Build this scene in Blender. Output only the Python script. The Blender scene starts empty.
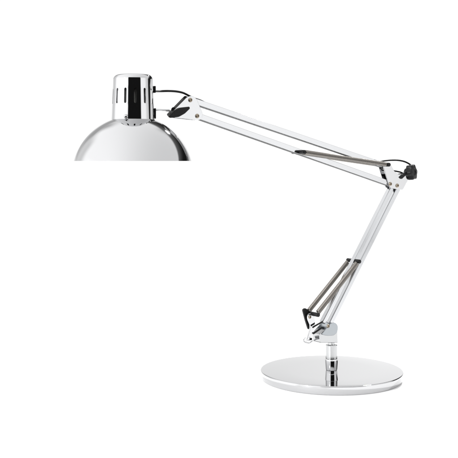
import bpy, bmesh, math, random
from mathutils import Vector, Matrix
from math import radians as R, sin, cos, pi

scene = bpy.context.scene
COL = scene.collection

# ------------------------------------------------------------------ camera
FPX, DIST, CAMH = 952.0, 1.341, 0.307      # focal length in photo pixels, metres to the lamp, lens height
S = DIST / FPX                             # metres per photo pixel at the foot of the lamp
CX = -(331.5 - 229) * S
cd = bpy.data.cameras.new('camera')
cam = bpy.data.objects.new('camera', cd)
COL.objects.link(cam)
cam.location = (CX, -DIST, CAMH)
cam.rotation_euler = (R(90), 0, 0)
cd.sensor_width = 36
cd.lens = 36 * FPX / 458
cd.shift_y = -(229 - 160.5) / 458          # a shift lens: verticals stay upright
cd.clip_start = 0.01
cd.clip_end = 100
scene.camera = cam

# ------------------------------------------------------------------ world: a white studio seen as a light environment
w = bpy.data.worlds.new('World')
scene.world = w
w.use_nodes = True
nt = w.node_tree
for n in list(nt.nodes):
    nt.nodes.remove(n)
_o = nt.nodes.new('ShaderNodeOutputWorld')
_bg = nt.nodes.new('ShaderNodeBackground')
nt.links.new(_bg.outputs[0], _o.inputs[0])
_tc = nt.nodes.new('ShaderNodeTexCoord')
_sx = nt.nodes.new('ShaderNodeSeparateXYZ')
nt.links.new(_tc.outputs['Generated'], _sx.inputs[0])
DX, DY, DZ = _sx.outputs[0], _sx.outputs[1], _sx.outputs[2]

def M(op, a, b=None, c=None):
    n = nt.nodes.new('ShaderNodeMath'); n.operation = op
    for i, v in enumerate((a, b, c)):
        if v is None: continue
        if isinstance(v, (int, float)): n.inputs[i].default_value = v
        else: nt.links.new(v, n.inputs[i])
    return n.outputs[0]

def step(v, a, b):                          # smooth 0 -> 1 while v runs a -> b (b < a runs down)
    n = nt.nodes.new('ShaderNodeMapRange'); n.interpolation_type = 'SMOOTHSTEP'
    lo, hi, r0, r1 = (a, b, 0, 1) if a < b else (b, a, 1, 0)
    nt.links.new(v, n.inputs['Value'])
    n.inputs['From Min'].default_value = lo; n.inputs['From Max'].default_value = hi
    n.inputs['To Min'].default_value = r0; n.inputs['To Max'].default_value = r1
    return n.outputs['Result']

def mul(*v):
    r = v[0]
    for x in v[1:]: r = M('MULTIPLY', r, x)
    return r

def mix(base, target, mask):                # base towards target by mask
    return M('ADD', M('MULTIPLY', base, M('SUBTRACT', 1.0, mask)), M('MULTIPLY', mask, target))

NEGY = M('MULTIPLY', DY, -1.0)
AZ = M('MULTIPLY', M('ARCTAN2', DX, NEGY), 180 / pi)     # 0 = towards the photographer, + = right
EL = M('MULTIPLY', M('ARCSINE', DZ), 180 / pi)
ZY = M('DIVIDE', DZ, M('MAXIMUM', DY, 0.02))
L = M('SUBTRACT', 1.66, M('MULTIPLY', step(DX, -0.95, 0.95), 0.58))     # big overhead diffuser, weaker to the right
back = M('ADD', 1.07, M('MULTIPLY', step(DX, 0.02, 0.17), 0.14))         # the white backdrop, a little greyer to the left
back = M('SUBTRACT', back, mul(step(DX, -0.25, -0.42), step(EL, 4, 10), 0.42))  # and falling off towards both its ends
back = M('SUBTRACT', back, mul(step(DX, 0.26, 0.40), step(EL, 4, 10), 0.52))
L = mix(L, 1.02, mul(step(AZ, -104, -122), step(EL, 44, 28)))                         # left wall of the studio
L = mix(L, back, mul(step(M('ABSOLUTE', AZ), 130, 150), step(EL, 60, 40)))
L = mix(L, 1.58, mul(step(EL, 26, 14), step(AZ, 45, 52), step(AZ, 88, 72)))       # right side panel
L = mix(L, 1.9, mul(step(EL, 25, 14), step(AZ, -22, -30), step(AZ, -110, -90)))  # left side panel
# the unlit room in front, where the photographer stands
L = mix(L, 0.012, mul(step(EL, 29, 25), step(AZ, -25, -21), step(AZ, 51, 47)))
L = mix(L, 0.04, mul(step(EL, -3, -8), step(M('ABSOLUTE', AZ), 100, 70)))
# soft grey fall-off at the left rear, above the backdrop
L = mix(L, 0.55, mul(step(DY, 0.1, 0.2), step(DX, 0.06, 0.0), step(DX, -0.64, -0.5), step(ZY, 0.34, 0.44), step(ZY, 0.9, 0.7)))
# dark gap between the top of the backdrop and the rear edge of the overhead diffuser, on the right
ZYR = M('ADD', ZY, M('MULTIPLY', step(DX, 0.25, 0.5), 0.12))
L = mix(L, M('ADD', 0.015, M('MULTIPLY', step(ZY, 0.45, 1.0), 0.13)), mul(step(DY, 0.1, 0.2), step(DX, 0.02, 0.14), step(ZYR, 0.31, 0.43), step(ZY, 1.25, 0.95)))
nt.links.new(L, _bg.inputs['Strength'])
_bg.inputs['Color'].default_value = (1.0, 1.0, 1.0, 1)

# two small unseen fill lamps, front left and right rear, added to whiten the table
for lp, size, en in (((-1.72, -1.64, 1.13), 0.20, 46.0), ((0.64, 1.38, 1.63), 0.14, 36.0)):
    ld = bpy.data.lights.new('table_fill_lamp', 'AREA')
    ld.shape = 'DISK'; ld.size = size; ld.energy = en
    lo = bpy.data.objects.new('table_fill_lamp', ld); COL.objects.link(lo)
    lo.location = lp
    lo.rotation_euler = (-Vector(lp)).to_track_quat('-Z', 'Y').to_euler()

scene.view_settings.view_transform = 'Standard'
scene.view_settings.look = 'None'
scene.view_settings.exposure = 0.0
scene.view_settings.gamma = 1.0
scene.cycles.max_bounces = 16
scene.cycles.glossy_bounces = 12

# ------------------------------------------------------------------ materials
def mat(name, col, metal=0.0, rough=0.5, rvar=0.0, scale=200.0, bump=0.0, stretch=None):
    m = bpy.data.materials.new(name); m.use_nodes = True
    t = m.node_tree; b = t.nodes['Principled BSDF']
    b.inputs['Base Color'].default_value = (*col, 1)
    b.inputs['Metallic'].default_value = metal
    b.inputs['Roughness'].default_value = rough
    if rvar or bump:
        tc = t.nodes.new('ShaderNodeTexCoord'); mp = t.nodes.new('ShaderNodeMapping')
        nz = t.nodes.new('ShaderNodeTexNoise')
        t.links.new(tc.outputs['Object'], mp.inputs[0]); t.links.new(mp.outputs[0], nz.inputs['Vector'])
        if stretch: mp.inputs['Scale'].default_value = stretch
        nz.inputs['Scale'].default_value = scale; nz.inputs['Detail'].default_value = 4
        mr = t.nodes.new('ShaderNodeMapRange')
        mr.inputs['From Min'].default_value = 0.3; mr.inputs['From Max'].default_value = 0.7
        mr.inputs['To Min'].default_value = max(rough - rvar, 0); mr.inputs['To Max'].default_value = rough + rvar
        t.links.new(nz.outputs['Fac'], mr.inputs['Value'])
        t.links.new(mr.outputs[0], b.inputs['Roughness'])
        if bump:
            bp = t.nodes.new('ShaderNodeBump'); bp.inputs['Strength'].default_value = bump
            bp.inputs['Distance'].default_value = 0.0005
            t.links.new(nz.outputs['Fac'], bp.inputs['Height']); t.links.new(bp.outputs[0], b.inputs['Normal'])
    return m

CHROME = mat('chrome', (0.55, 0.552, 0.56), 1.0, 0.035, 0.015, 60)
CHROME_BAR = mat('chrome_bar', (0.55, 0.555, 0.565), 1.0, 0.09, 0.03, 80)
CHROME_SATIN = mat('chrome_satin', (0.46, 0.465, 0.47), 1.0, 0.12, 0.03, 90)
CHROME_LOW = mat('chrome_lower_bar', (0.52, 0.527, 0.54), 1.0, 0.10, 0.03, 80)  # slightly darker chrome for the lower arm bars
CHROME_DULL = mat('chrome_dull', (0.33, 0.35, 0.368), 1.0, 0.16, 0.04, 120)
STEEL = mat('spring_steel', (0.26, 0.243, 0.225), 1.0, 0.32, 0.06, 300)
BRASS = mat('screw_metal', (0.34, 0.29, 0.23), 1.0, 0.3, 0.08, 400)
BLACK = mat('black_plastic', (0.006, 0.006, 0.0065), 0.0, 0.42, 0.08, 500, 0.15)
RUBBER = mat('cable_rubber', (0.006, 0.006, 0.006), 0.0, 0.45, 0.05, 500)
for _m in (BLACK, RUBBER): _m.node_tree.nodes['Principled BSDF'].inputs['Specular IOR Level'].default_value = 0.22
WHITE_IN = mat('grey_ceramic', (0.10, 0.10, 0.095), 0.0, 0.35, 0.05, 100)
GLASS = mat('opal_glass', (0.88, 0.88, 0.86), 0.0, 0.25)
TABLE = mat('white_table', (0.90, 0.90, 0.90), 0.0, 0.6, 0.05, 40)

# ------------------------------------------------------------------ helpers
TH = R(34)                                  # the arm swings in a vertical plane turned this much about the post
U = Vector((cos(TH), sin(TH), 0)); N = Vector((-sin(TH), cos(TH), 0)); Z = Vector((0, 0, 1))
CAM = Vector((CX, -DIST, CAMH))

def at(px, py, wmm=0.0):                    # photo measurement -> point on the arm plane, wmm millimetres behind it
    d = Vector(((px - 229) / FPX, 1, -(py - 160.5) / FPX))
    return CAM + d * ((wmm / 1000 - CAM.dot(N)) / d.dot(N))

def link(name, bm, m, parent, smooth=True, bevel=0.0, segs=3, angle=35):
    bmesh.ops.recalc_face_normals(bm, faces=bm.faces[:])
    me = bpy.data.meshes.new(name); bm.to_mesh(me); bm.free()
    o = bpy.data.objects.new(name, me); COL.objects.link(o)
    me.materials.append(m)
    if smooth:
        for p in me.polygons: p.use_smooth = True
    # origin at the middle of the piece
    c = sum((v.co for v in me.vertices), Vector()) / len(me.vertices)
    me.transform(Matrix.Translation(-c))
    o.location = c
    if parent is not None:
        o.parent = parent
        o.location = c - world_of(parent)
    if bevel:
        b = o.modifiers.new('bevel', 'BEVEL'); b.width = bevel; b.segments = segs
        b.limit_method = 'ANGLE'; b.angle_limit = R(angle); b.harden_normals = False
    if smooth:
        try:
            me.set_sharp_from_angle(angle=R(angle))
        except Exception:
            pass
    return o

def world_of(o):
    p = o.location.copy()
    while o.parent is not None:
        o = o.parent; p += o.location
    return p

def frame(a, b, hint=None):
    t = (b - a).normalized()
    h = hint or (Z if abs(t.z) < 0.9 else Vector((1, 0, 0)))
    x = (h - t * h.dot(t)).normalized()
    return t, x, t.cross(x)

def cyl(bm, a, b, r, r2=None, seg=24, cap=0.0):
    """capped cylinder with slightly rounded ends"""
    r2 = r if r2 is None else r2
    t, x, y = frame(a, b)
    ln = (b - a).length
    cap = min(cap or 0.12 * min(r, r2), ln * 0.4)
    rings = [(0, r - cap), (cap * 0.3, r - cap * 0.3), (cap, r), (ln - cap, r2), (ln - cap * 0.3, r2 - cap * 0.3), (ln, r2 - cap)]
    prev = None
    for d, rr in rings:
        ring = [bm.verts.new(a + t * d + (x * cos(2 * pi * k / seg) + y * sin(2 * pi * k / seg)) * rr) for k in range(seg)]
        if prev is None: bm.faces.new(ring[::-1])
        else:
            for k in range(seg):
                bm.faces.new((prev[k], prev[(k + 1) % seg], ring[(k + 1) % seg], ring[k]))
        prev = ring
    bm.faces.new(prev)

def spline(pts, n=8):
    out = []
    P = [pts[0] * 2 - pts[1]] + list(pts) + [pts[-1] * 2 - pts[-2]]
    for i in range(1, len(P) - 2):
        for k in range(n):
            t = k / n
            a, b, c, d = P[i - 1], P[i], P[i + 1], P[i + 2]
            out.append(0.5 * ((2 * b) + (c - a) * t + (2 * a - 5 * b + 4 * c - d) * t * t + (3 * b - a - 3 * c + d) * t ** 3))
    out.append(pts[-1])
    return out

def tube(bm, pts, r, seg=12):
    prev = None; x = None
    for i, p in enumerate(pts):
        t = (pts[min(i + 1, len(pts) - 1)] - pts[max(i - 1, 0)]).normalized()
        if x is None:
            h = Z if abs(t.z) < 0.9 else Vector((1, 0, 0)); x = h
        x = (x - t * x.dot(t)).normalized(); y = t.cross(x)
        ring = [bm.verts.new(p + (x * cos(2 * pi * k / seg) + y * sin(2 * pi * k / seg)) * r) for k in range(seg)]
        if prev is None: bm.faces.new(ring[::-1])
        else:
            for k in range(seg):
                bm.faces.new((prev[k], prev[(k + 1) % seg], ring[(k + 1) % seg], ring[k]))
        prev = ring
    bm.faces.new(prev)

def coil(bm, a, b, r, wire, pitch, seg=18, ws=6):
    """a close-wound tension spring with a straight hook wire at each end"""
    t, x, y = frame(a, b)
    ln = (b - a).length; h0 = 0.004
    turns = (ln - 2 * h0) / pitch; n = int(turns * seg)
    pts = [a + t * 0, a + t * h0 * 0.6]
    for i in range(n + 1):
        g = i / seg; ang = 2 * pi * g
        pts.append(a + t * (h0 + g * pitch) + (x * cos(ang) + y * sin(ang)) * r)
    pts += [b - t * h0 * 0.6, b]
    tube(bm, pts, wire, ws)

def lathe(bm, prof, seg=96, c=Vector((0, 0, 0)), close=True):
    rings = []
    for r, z in prof:
        if r < 1e-6: rings.append([bm.verts.new(c + Vector((0, 0, z)))])
        else: rings.append([bm.verts.new(c + Vector((r * cos(2 * pi * k / seg), r * sin(2 * pi * k / seg), z))) for k in range(seg)])
    for A, B in zip(rings, rings[1:]):
        for k in range(seg):
            q = (k + 1) % seg
            if len(A) == 1 and len(B) == 1: continue
            if len(A) == 1: bm.faces.new((A[0], B[q], B[k]))
            elif len(B) == 1: bm.faces.new((A[k], A[q], B[0]))
            else: bm.faces.new((A[k], A[q], B[q], B[k]))

def arc(cx, cz, r, a0, a1, n=8):
    return [(cx + r * cos(R(a0 + (a1 - a0) * i / n)), cz + r * sin(R(a0 + (a1 - a0) * i / n))) for i in range(n + 1)]

def rounded(poly, rad, n=5):                # round the corners of a list of 3-D points lying in the arm plane
    out = []
    for i, p in enumerate(poly):
        a = poly[i - 1]; b = poly[(i + 1) % len(poly)]
        da = (a - p); db = (b - p)
        q = min(rad, da.length * 0.45, db.length * 0.45)
        p0 = p + da.normalized() * q; p1 = p + db.normalized() * q
        for k in range(n + 1):
            s = k / n
            out.append(p0 * (1 - s) ** 2 + p * 2 * s * (1 - s) + p1 * s * s)
    return out

def plate(bm, pix, w0, w1, rad=0.002, wref=0.0, smooth=5):
    """an outline on the arm plane given real thickness between w0 and w1 (mm)"""
    pts = rounded([at(px, py, wref) for px, py in pix], rad, smooth)
    pts = [p - N * (wref / 1000) for p in pts]
    A = [bm.verts.new(p + N * (w0 / 1000)) for p in pts]; B = [bm.verts.new(p + N * (w1 / 1000)) for p in pts]
    bm.faces.new(A); bm.faces.new(B[::-1])
    k = len(pts)
    for i in range(k):
        bm.faces.new((A[i], B[i], B[(i + 1) % k], A[(i + 1) % k]))

def beam(bm, a, b, hw, hd, ext=0.0):
    """square section bar, its faces square to the arm plane"""
    t = (b - a).normalized(); a = a - t * ext; b = b + t * ext
    v = t.cross(N).normalized()
    A = [bm.verts.new(a + v * sx * hw + N * sy * hd) for sx, sy in ((-1, -1), (1, -1), (1, 1), (-1, 1))]
    B = [bm.verts.new(b + v * sx * hw + N * sy * hd) for sx, sy in ((-1, -1), (1, -1), (1, 1), (-1, 1))]
    bm.faces.new(A[::-1]); bm.faces.new(B)
    for i in range(4):
        bm.faces.new((A[i], A[(i + 1) % 4], B[(i + 1) % 4], B[i]))

def screw(parent, p, r, wmm, out=-1, h=0.0016):
    """a pan head screw on the arm plane side `out`, with a socket"""
    bm = bmesh.new()
    prof = [(r, 0)] + arc(r - h * 0.9, h * 0.1, h * 0.9, 0, 80, 5) + [(r * 0.45, h), (r * 0.40, h * 0.35), (0, h * 0.35)]
    lathe(bm, prof, 28)
    q = Matrix.Rotation(0, 4, 'X')
    ax = N * out
    rot = Vector((0, 0, 1)).rotation_difference(ax).to_matrix().to_4x4()
    bm.transform(Matrix.Translation(p + N * (wmm / 1000)) @ rot)
    return link('screw', bm, BRASS, parent)

# ------------------------------------------------------------------ the table
bm = bmesh.new()
X0, X1, Y0, Y1, TT = -9.0, 9.0, -0.42, 14.0, 0.03
bmesh.ops.create_cube(bm, size=1)
for v in bm.verts:
    v.co = Vector((X0 if v.co.x < 0 else X1, Y0 if v.co.y < 0 else Y1, 0 if v.co.z > 0 else -TT))
tb = link('tabletop', bm, TABLE, None, smooth=False)
tb['kind'] = 'structure'

# ------------------------------------------------------------------ the lamp
lamp = bpy.data.objects.new('desk_lamp', None); COL.objects.link(lamp)
lamp.location = (0, 0, 0)
lamp.empty_display_size = 0.05
lamp['label'] = 'polished chrome spring arm desk lamp with domed shade on a round flat base on white'
lamp['category'] = 'desk lamp'

# --- base
bm = bmesh.new()
prof = [(0, 0.0004), (0.0972, 0.0002), (0.0979, 0.0004), (0.0983, 0.0011), (0.0998, 0.0098)]
prof += arc(0.0987, 0.0109, 0.0013, -8, 90, 8) + [(0.06, 0.01215), (0.0, 0.01222)]
lathe(bm, prof, 192)
base = link('base', bm, CHROME, lamp)

# --- post
bm = bmesh.new()
zt = 0.0120
def zz(py): return CAMH - (py - 160.5) * S
prof = [(0, zt), (0.0070, zt), (0.0078, zt + 0.0006), (0.0081, zt + 0.0016), (0.0088, zz(361.5)), (0.00885, zz(360)), (0.0087, zz(358.6)), (0, zz(358.6))]
lathe(bm, prof, 64)
post = link('post', bm, CHROME, lamp, angle=30)
bm = bmesh.new()
lathe(bm, [(0, zz(358.5)), (0.0080, zz(358.5)), (0.0083, zz(358.2)), (0.0083, zz(345)), (0.0077, zz(344.3)), (0.0052, zz(344.2)), (0.0050, zz(339)), (0, zz(339))], 64)
link('collar', bm, CHROME_SATIN, post, angle=30)

# --- foot bracket that turns on the post
bm = bmesh.new()
plate(bm, [(316.5, 342), (315.5, 333.5), (321, 329), (329, 327), (334, 329), (334.2, 342)], -8.2, 8.2, 0.0015)
bracket = link('foot_bracket', bm, CHROME_SATIN, lamp, bevel=0.0008)
for w0, w1 in ((-9.8, -8.3), (8.3, 9.8)):
    bm = bmesh.new()
    plate(bm, [(316.8, 333.4), (323.5, 325.8), (326.0, 322.6), (330.2, 321.2), (333.6, 324.4), (333.2, 331), (329.2, 334.6), (322, 334.6)], w0, w1, 0.004)
    link('side_plate', bm, CHROME_DULL, bracket, bevel=0.0004)
screw(bracket, at(328, 326, -9.8), 0.0027, 0)

# --- arm bars
HB = 0.0037
def bar(a, b, ext, bev=0.0009, m=CHROME_BAR, hw=0.0037, name='arm_bar'):
    bm = bmesh.new(); beam(bm, a, b, hw, HB, ext)
    return link(name, bm, m, lamp, bevel=bev, segs=4)
def front(px, py):                          # measured on the front face of a bar, moved to its axis
    return at(px, py, -3.7) + N * 0.0037
lowL = (front(392.0, 189), front(324.4, 322))
lowR = (front(398.6, 189), front(331.6, 323))
bar(lowL[0], lowL[1], 0.002, m=CHROME_LOW, hw=0.0031); bar(lowR[0], lowR[1], 0.002, m=CHROME_LOW)
upT = (at(190.5, 100.3), at(386, 166.5))
upB = (at(197, 116), at(390, 184))
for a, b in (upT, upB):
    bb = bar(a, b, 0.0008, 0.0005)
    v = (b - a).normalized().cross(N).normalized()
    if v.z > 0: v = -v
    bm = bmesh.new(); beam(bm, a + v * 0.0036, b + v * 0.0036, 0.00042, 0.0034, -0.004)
    link('dark_edge_line', bm, BLACK, bb, bevel=0.0002)  # added black strip standing in for the dark reflection along the lower edge

# --- springs, each between two black pins that run through the bars
def pin(px, py, ln, r=0.0027):
    c = at(px, py); bm = bmesh.new()
    cyl(bm, c - N * ln, c + N * ln, r, seg=20, cap=0.0006)
    return link('spring_pin', bm, BLACK, lamp)
def spring(a, b, r):
    bm = bmesh.new(); coil(bm, a, b, r, 0.00056, 0.00112, 20, 8)
    return link('spring', bm, STEEL, lamp, angle=180)
pA = at(298.5, 152.0); pB = at(383.0, 164.6); pC = at(353.6, 260.8); pD = at(311.8, 313.6)
pin(298.5, 152.0, 0.0135); pin(383.0, 164.6, 0.0135, 0.0029); pin(353.6, 260.8, 0.0135, 0.0029); pin(311.8, 313.6, 0.0150, 0.0029)
for sgn in (-1, 1):
    off = N * (sgn * 0.0098)
    spring(pA + off, pB + off, 0.0027)
    spring(pC + off, pD + off, 0.0030)

# --- elbow
elbow_poly = [(379.5, 162.5), (387.5, 162.8), (391.5, 171), (396, 174.5), (404, 173), (406.5, 178), (400, 190), (388, 188), (385, 181)]
elbows = []
for w0, w1 in ((-5.6, -4.2), (4.2, 5.6)):
    bm = bmesh.new(); plate(bm, elbow_poly, w0, w1, 0.003)
    elbows.append(link('elbow_plate', bm, CHROME, lamp, bevel=0.0004))
screw(elbows[0], at(390.2, 184, -5.6), 0.0030, 0)
screw(elbows[0], at(397.2, 185.6, -5.6), 0.0030, 0)
bm = bmesh.new(); plate(bm, [(396.5, 177.2), (398.3, 179.0), (404.5, 173.2), (402.5, 171.2)], -7.6, -5.7, 0.0008)
link('clamp_strap', bm, BLACK, elbows[0], bevel=0.0003)

# --- star knob at the elbow
bm = bmesh.new()
axis = (Vector((0.80, -0.58, 0.10))).normalized()
kc = at(410.6, 172.3, -4)
rot = Vector((0, 0, 1)).rotation_difference(axis).to_matrix().to_4x4()
seg = 96; lobes = 6
def lobe(a, r, amp): return r * (1 + amp * cos(lobes * a) - amp)
rings = [(-0.0075, 0.0055, 0.0), (-0.0070, 0.0060, 0.0), (-0.0035, 0.0062, 0.0), (-0.0030, 0.0100, 0.07), (-0.0022, 0.0112, 0.10), (0.0040, 0.0115, 0.10), (0.0052, 0.0110, 0.09), (0.0058, 0.0098, 0.07), (0.0060, 0.0050, 0.0), (0.0050, 0.0040, 0.0), (0.0050, 0.0, 0.0)]
prev = None
for z, r, amp in rings:
    if r == 0: ring = [bm.verts.new((0, 0, z))]
    else: ring = [bm.verts.new((lobe(2 * pi * k / seg, r, amp) * cos(2 * pi * k / seg), lobe(2 * pi * k / seg, r, amp) * sin(2 * pi * k / seg), z)) for k in range(seg)]
    if prev is None: bm.faces.new(ring[::-1])
    elif len(ring) == 1:
        for k in range(seg): bm.faces.new((prev[k], prev[(k + 1) % seg], ring[0]))
    else:
        for k in range(seg): bm.faces.new((prev[k], prev[(k + 1) % seg], ring[(k + 1) % seg], ring[k]))
    prev = ring
bm.transform(Matrix.Translation(kc) @ rot @ Matrix.Scale(1.08, 4))
knob = link('tension_knob', bm, BLACK, lamp, angle=30)
bm = bmesh.new()
cyl(bm, kc - axis * 0.012, kc - axis * 0.0072, 0.0030)
link('knob_stud', bm, CHROME_BAR, knob)

# --- lever and link at the foot of the lower arm
bm = bmesh.new()
plate(bm, [(303.4, 309.8), (306.0, 308.0), (309.5, 310.5), (314.5, 316), (312.5, 324), (310.5, 329.5), (309, 329.5), (306, 320)], 1.0, 4.0, 0.003)
link('link_plate', bm, BLACK, lamp, bevel=0.0004)
bm = bmesh.new()
plate(bm, [(306.3, 313.8), (309.5, 312.6), (313.2, 315.2), (313.8, 321.5), (313.2, 327), (308.8, 341), (305.2, 340.2), (309.4, 326.5), (306.6, 319)], -3.2, -0.6, 0.003)
lever = link('lever', bm, CHROME, lamp, bevel=0.0004)
screw(lever, at(309.8, 317, -3.2), 0.0022, 0)
bm = bmesh.new()
tube(bm, spline([at(305.5, 337.5, -2), at(303.6, 340.0, -2), at(305.2, 342.0, -2), at(309.5, 342.8, -1), at(312.5, 341.0, 0), at(317, 338.5, 0)], 6), 0.0010, 10)
link('lever_wire', bm, CHROME, lamp)
bm = bmesh.new()
cyl(bm, at(313.2, 333.6, -4), at(321.8, 327.6, -4), 0.0013)
cyl(bm, at(312.6, 327.4, -7), at(322.4, 321.6, -7), 0.0012)
link('cross_pin', bm, BLACK, lamp)
bm = bmesh.new()
cyl(bm, at(310.5, 339, -5), at(310.5, 339, 7), 0.0024)
link('pivot_pin', bm, CHROME_BAR, lamp)

# --- head bracket
hb = []
head_poly = [(168.2, 114.4), (185.0, 97.2), (190.2, 95.8), (194.4, 99), (200.6, 114), (199.6, 118.8), (196.2, 120.4), (171.5, 117.6)]
for w0, w1 in ((-5.4, -4.1), (4.1, 5.4)):
    bm = bmesh.new(); plate(bm, head_poly, w0, w1, 0.0030)
    hb.append(link('head_bracket', bm, CHROME_BAR, lamp, bevel=0.0003))
screw(hb[0], at(190.3, 100, -5.4), 0.0029, 0)
screw(hb[0], at(197.2, 116, -5.4), 0.0029, 0)
bm = bmesh.new()
plate(bm, [(168.0, 114.5), (184.5, 97.0), (189, 97.6), (187, 101), (174, 115.5), (170, 117)], -3.9, 3.9, 0.0015)
link('hinge_block', bm, BLACK, hb[0], bevel=0.0005)
bm = bmesh.new()
plate(bm, [(168.3, 116.6), (173.5, 110.6), (180, 107.6), (189, 106.6), (189.6, 108.6), (184.5, 113.6), (178.5, 117.0), (170, 118)], -8.6, -5.6, 0.0018, wref=-7)
wing = link('wing_lever', bm, BLACK, hb[0], bevel=0.0009)
bm = bmesh.new()
cyl(bm, at(173.6, 109.5, -2), at(173.6, 109.5, 9), 0.0030); cyl(bm, at(185.4, 98.3, -2), at(185.4, 98.3, 8), 0.0030)
link('hinge_pin', bm, BLACK, hb[0])

# --- shade
hc = at(133.2, 161.0)                       # middle of the rim
k = (DIST + hc.y) / FPX                     # metres per photo pixel there
RS = 60.9 * k; DC = 15.6 * k
a0 = math.asin(15.6 / 60.9); a1 = math.acos(20.8 / 60.9)
n = 40
outer = [(RS * cos(a0 + (a1 - a0) * i / n), RS * sin(a0 + (a1 - a0) * i / n) - DC) for i in range(n + 1)]
ri = RS - 0.0009
inner = [(ri * cos(a0 + (a1 - a0) * i / n), ri * sin(a0 + (a1 - a0) * i / n) - DC) for i in range(n + 1)][::-1]
bm = bmesh.new()
rim = []
lathe(bm, outer[::-1] + rim + inner[::-1], 160, hc)
shade = link('lamp_shade', bm, CHROME, lamp, angle=60)

# --- vented cap above the shade
ztop = (161.0 - 74.8) * k; zbot = (161.0 - 120.0) * k
ccx = at(132.6, 160.2)
cap_c = Vector((hc.x, hc.y, hc.z))
def capr(z):                                # outer radius of the wall at height z
    return (21.6 - 1.9 * (z - zbot) / (ztop - zbot)) * k
zs0 = (161.0 - 104.2) * k; zs1 = (161.0 - 89.0) * k     # slot from .. to
zsh = ztop - 5.0 * k                        # where the shoulder begins
NS = 13; hwid = 1.2 * k                    # slots and half their width
bm = bmesh.new()
rows = [(zbot, None), (zbot + 3 * k, None), (zs0 - 3 * k, None), (zs0, 0.15), (zs0 + 0.35 * k, 0.72), (zs0 + 1.1 * k, 1.0), ((zs0 + zs1) / 2, 1.0), (zs1 - 1.1 * k, 1.0), (zs1 - 0.35 * k, 0.72), (zs1, 0.15), (zs1 + 3 * k, None), (zsh, None)]
SUB = 8
grid = []
for z, ww in rows:
    ring = []
    r = capr(z)
    for s in range(NS):
        ca = 2 * pi * s / NS + R(-90 + 11.5)
        ha = (hwid * (1.0 if ww is None else ww)) / r
        per = 2 * pi / NS
        # slot edges first, then the wall up to the next slot
        angs = [ca - ha, ca + ha] + [ca + ha + (per - 2 * ha) * j / SUB for j in range(1, SUB)]
        for a in angs:
            ring.append(bm.verts.new(cap_c + Vector((r * cos(a), r * sin(a), z))))
    grid.append(ring)
m_ = len(grid[0]); per_n = SUB + 1
for i in range(len(grid) - 1):
    slot_row = 3 <= i <= 8
    for j in range(m_):
        if slot_row and j % per_n == 0: continue
        q = (j + 1) % m_
        bm.faces.new((grid[i][j], grid[i][q], grid[i + 1][q], grid[i + 1][j]))
# shoulder and top
rsh = capr(zsh); rad = 5.0 * k
prev = grid[-1]
angs = [math.atan2(v.co.y - cap_c.y, v.co.x - cap_c.x) for v in prev]
for t in (12, 24, 36, 48, 60, 72, 82, 90):
    rr = rsh - rad * 1.0 * (1 - cos(R(t))); z = zsh + rad * sin(R(t))
    ring = [bm.verts.new(cap_c + Vector((rr * cos(a), rr * sin(a), z))) for a in angs]
    for j in range(m_):
        q = (j + 1) % m_
        bm.faces.new((prev[j], prev[q], ring[q], ring[j]))
    prev = ring
for fr, dz in ((0.6, 0.0004), (0.2, 0.0006)):
    ring = [bm.verts.new(cap_c + Vector((rsh * fr * cos(a), rsh * fr * sin(a), ztop + dz))) for a in angs]
    for j in range(m_):
        q = (j + 1) % m_
        bm.faces.new((prev[j], prev[q], ring[q], ring[j]))
    prev = ring
bm.faces.new(prev)
cap = link('vented_cap', bm, CHROME, lamp, angle=40)
so = cap.modifiers.new('solid', 'SOLIDIFY'); so.thickness = 0.0005; so.offset = -1; so.use_rim = True
es = cap.modifiers.new('split', 'EDGE_SPLIT'); es.split_angle = R(45)
# bulb holder and bulb inside
bm = bmesh.new()
lathe(bm, [(0, ztop - 0.008), (0.015, ztop - 0.008), (0.0155, ztop - 0.010), (0.0155, zbot + 0.004), (0.013, zbot + 0.002), (0, zbot + 0.002)], 48, cap_c)
sock = link('bulb_holder', bm, WHITE_IN, cap)
bm = bmesh.new()
lathe(bm, [(0, zbot + 0.0015), (0.0125, zbot + 0.0015), (0.0130, zbot - 0.004)] + arc(0, 0.024, 0.0225, 38, -90, 16), 48, cap_c)
link('bulb', bm, GLASS, shade)
# small domed screw at the foot of the cap
def on_cap(deg, z, out=0.0):
    a = R(-90 + deg); r = capr(z) + out
    return cap_c + Vector((r * cos(a), r * sin(a), z)), Vector((cos(a), sin(a), 0))
bm = bmesh.new()
p, d = on_cap(-13.5, (161.0 - 117.4) * k)
lathe(bm, [(0.0026, -0.0004), (0.0027, 0.0004)] + arc(0, 0.0002, 0.0026, 10, 90, 8), 28)
bm.transform(Matrix.Translation(p) @ Vector((0, 0, 1)).rotation_difference(d).to_matrix().to_4x4())
link('screw', bm, CHROME, cap)

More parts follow.
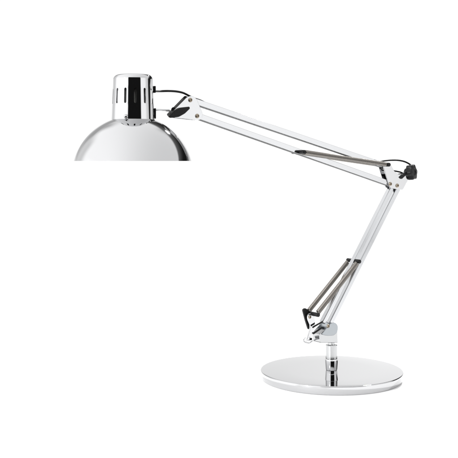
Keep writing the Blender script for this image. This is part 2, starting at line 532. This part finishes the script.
# --- hinge rod between cap and head bracket
pr = at(169.5, 110.4); zr = pr.z
dirr = Vector((pr.x - cap_c.x, pr.y - cap_c.y, 0)).normalized()
rodz = zr - hc.z
root = cap_c + dirr * capr(rodz) + Vector((0, 0, rodz))
bm = bmesh.new(); cyl(bm, root - dirr * 0.001, pr, 0.00135, seg=20)
rod = link('hinge_rod', bm, CHROME_BAR, lamp)
bm = bmesh.new()
side = Vector((-dirr.y, dirr.x, 0))
def slab(bm, c, ax, hx, ay, hy, az_, hz):
    vs = [bm.verts.new(c + ax * (hx * i) + ay * (hy * j) + az_ * (hz * l)) for i in (-1, 1) for j in (-1, 1) for l in (-1, 1)]
    for f in ((0, 1, 3, 2), (4, 6, 7, 5), (0, 4, 5, 1), (2, 3, 7, 6), (0, 2, 6, 4), (1, 5, 7, 3)):
        bm.faces.new([vs[i] for i in f])
dm = Vector((cos(R(14)), sin(R(14)), 0)); sm = Vector((-dm.y, dm.x, 0))
slab(bm, cap_c + dm * (capr(rodz) + 0.0004) + Vector((0, 0, (161.0 - 113.4) * k)), dm, 0.0010, sm, 0.0065, Z, 5.2 * k)
link('rod_mount', bm, BLACK, rod, bevel=0.0006)
bm = bmesh.new()
cyl(bm, root, root + dirr * 0.0022, 0.0027)
link('rod_nut', bm, CHROME, rod)

# --- cable, in the lengths one can see
gz = (161.0 - 89.2) * k
bm = bmesh.new()
dg = Vector((cos(R(8)), sin(R(8)), 0)); sg = Vector((-dg.y, dg.x, 0))
slab(bm, cap_c + dg * (capr(gz) + 0.0013) + Vector((0, 0, gz)), dg, 0.0014, sg, 0.0022, Z, 3.4 * k)
link('cable_grommet', bm, BLACK, cap, bevel=0.0006)
def cable(pts, r=0.0014):
    bm = bmesh.new(); tube(bm, spline(pts, 8), r, 14)
    return link('cable', bm, RUBBER, lamp)
g0 = cap_c + dg * (capr(gz) + 0.001) + Vector((0, 0, (161.0 - 91.0) * k))
cable([g0, at(160, 91.2), at(168, 91.0), at(176, 91.4), at(183, 92.8), at(188.5, 95.4), at(194, 98.2), at(201, 100.6), at(206, 103.4)])
cable([at(374, 160.0, 8), at(379, 161.6, 8), at(384.5, 160.8, 8), at(391, 160.2, 8), at(399, 160.4, 7), at(406, 162.2, 5), at(411.5, 166, 3), at(412, 171, 4)], 0.0013)
cable([at(387, 169.4, 7), at(392, 170.6, 7.5), at(397, 171.4, 7), at(402, 173, 6), at(403, 177, 3)], 0.0012)
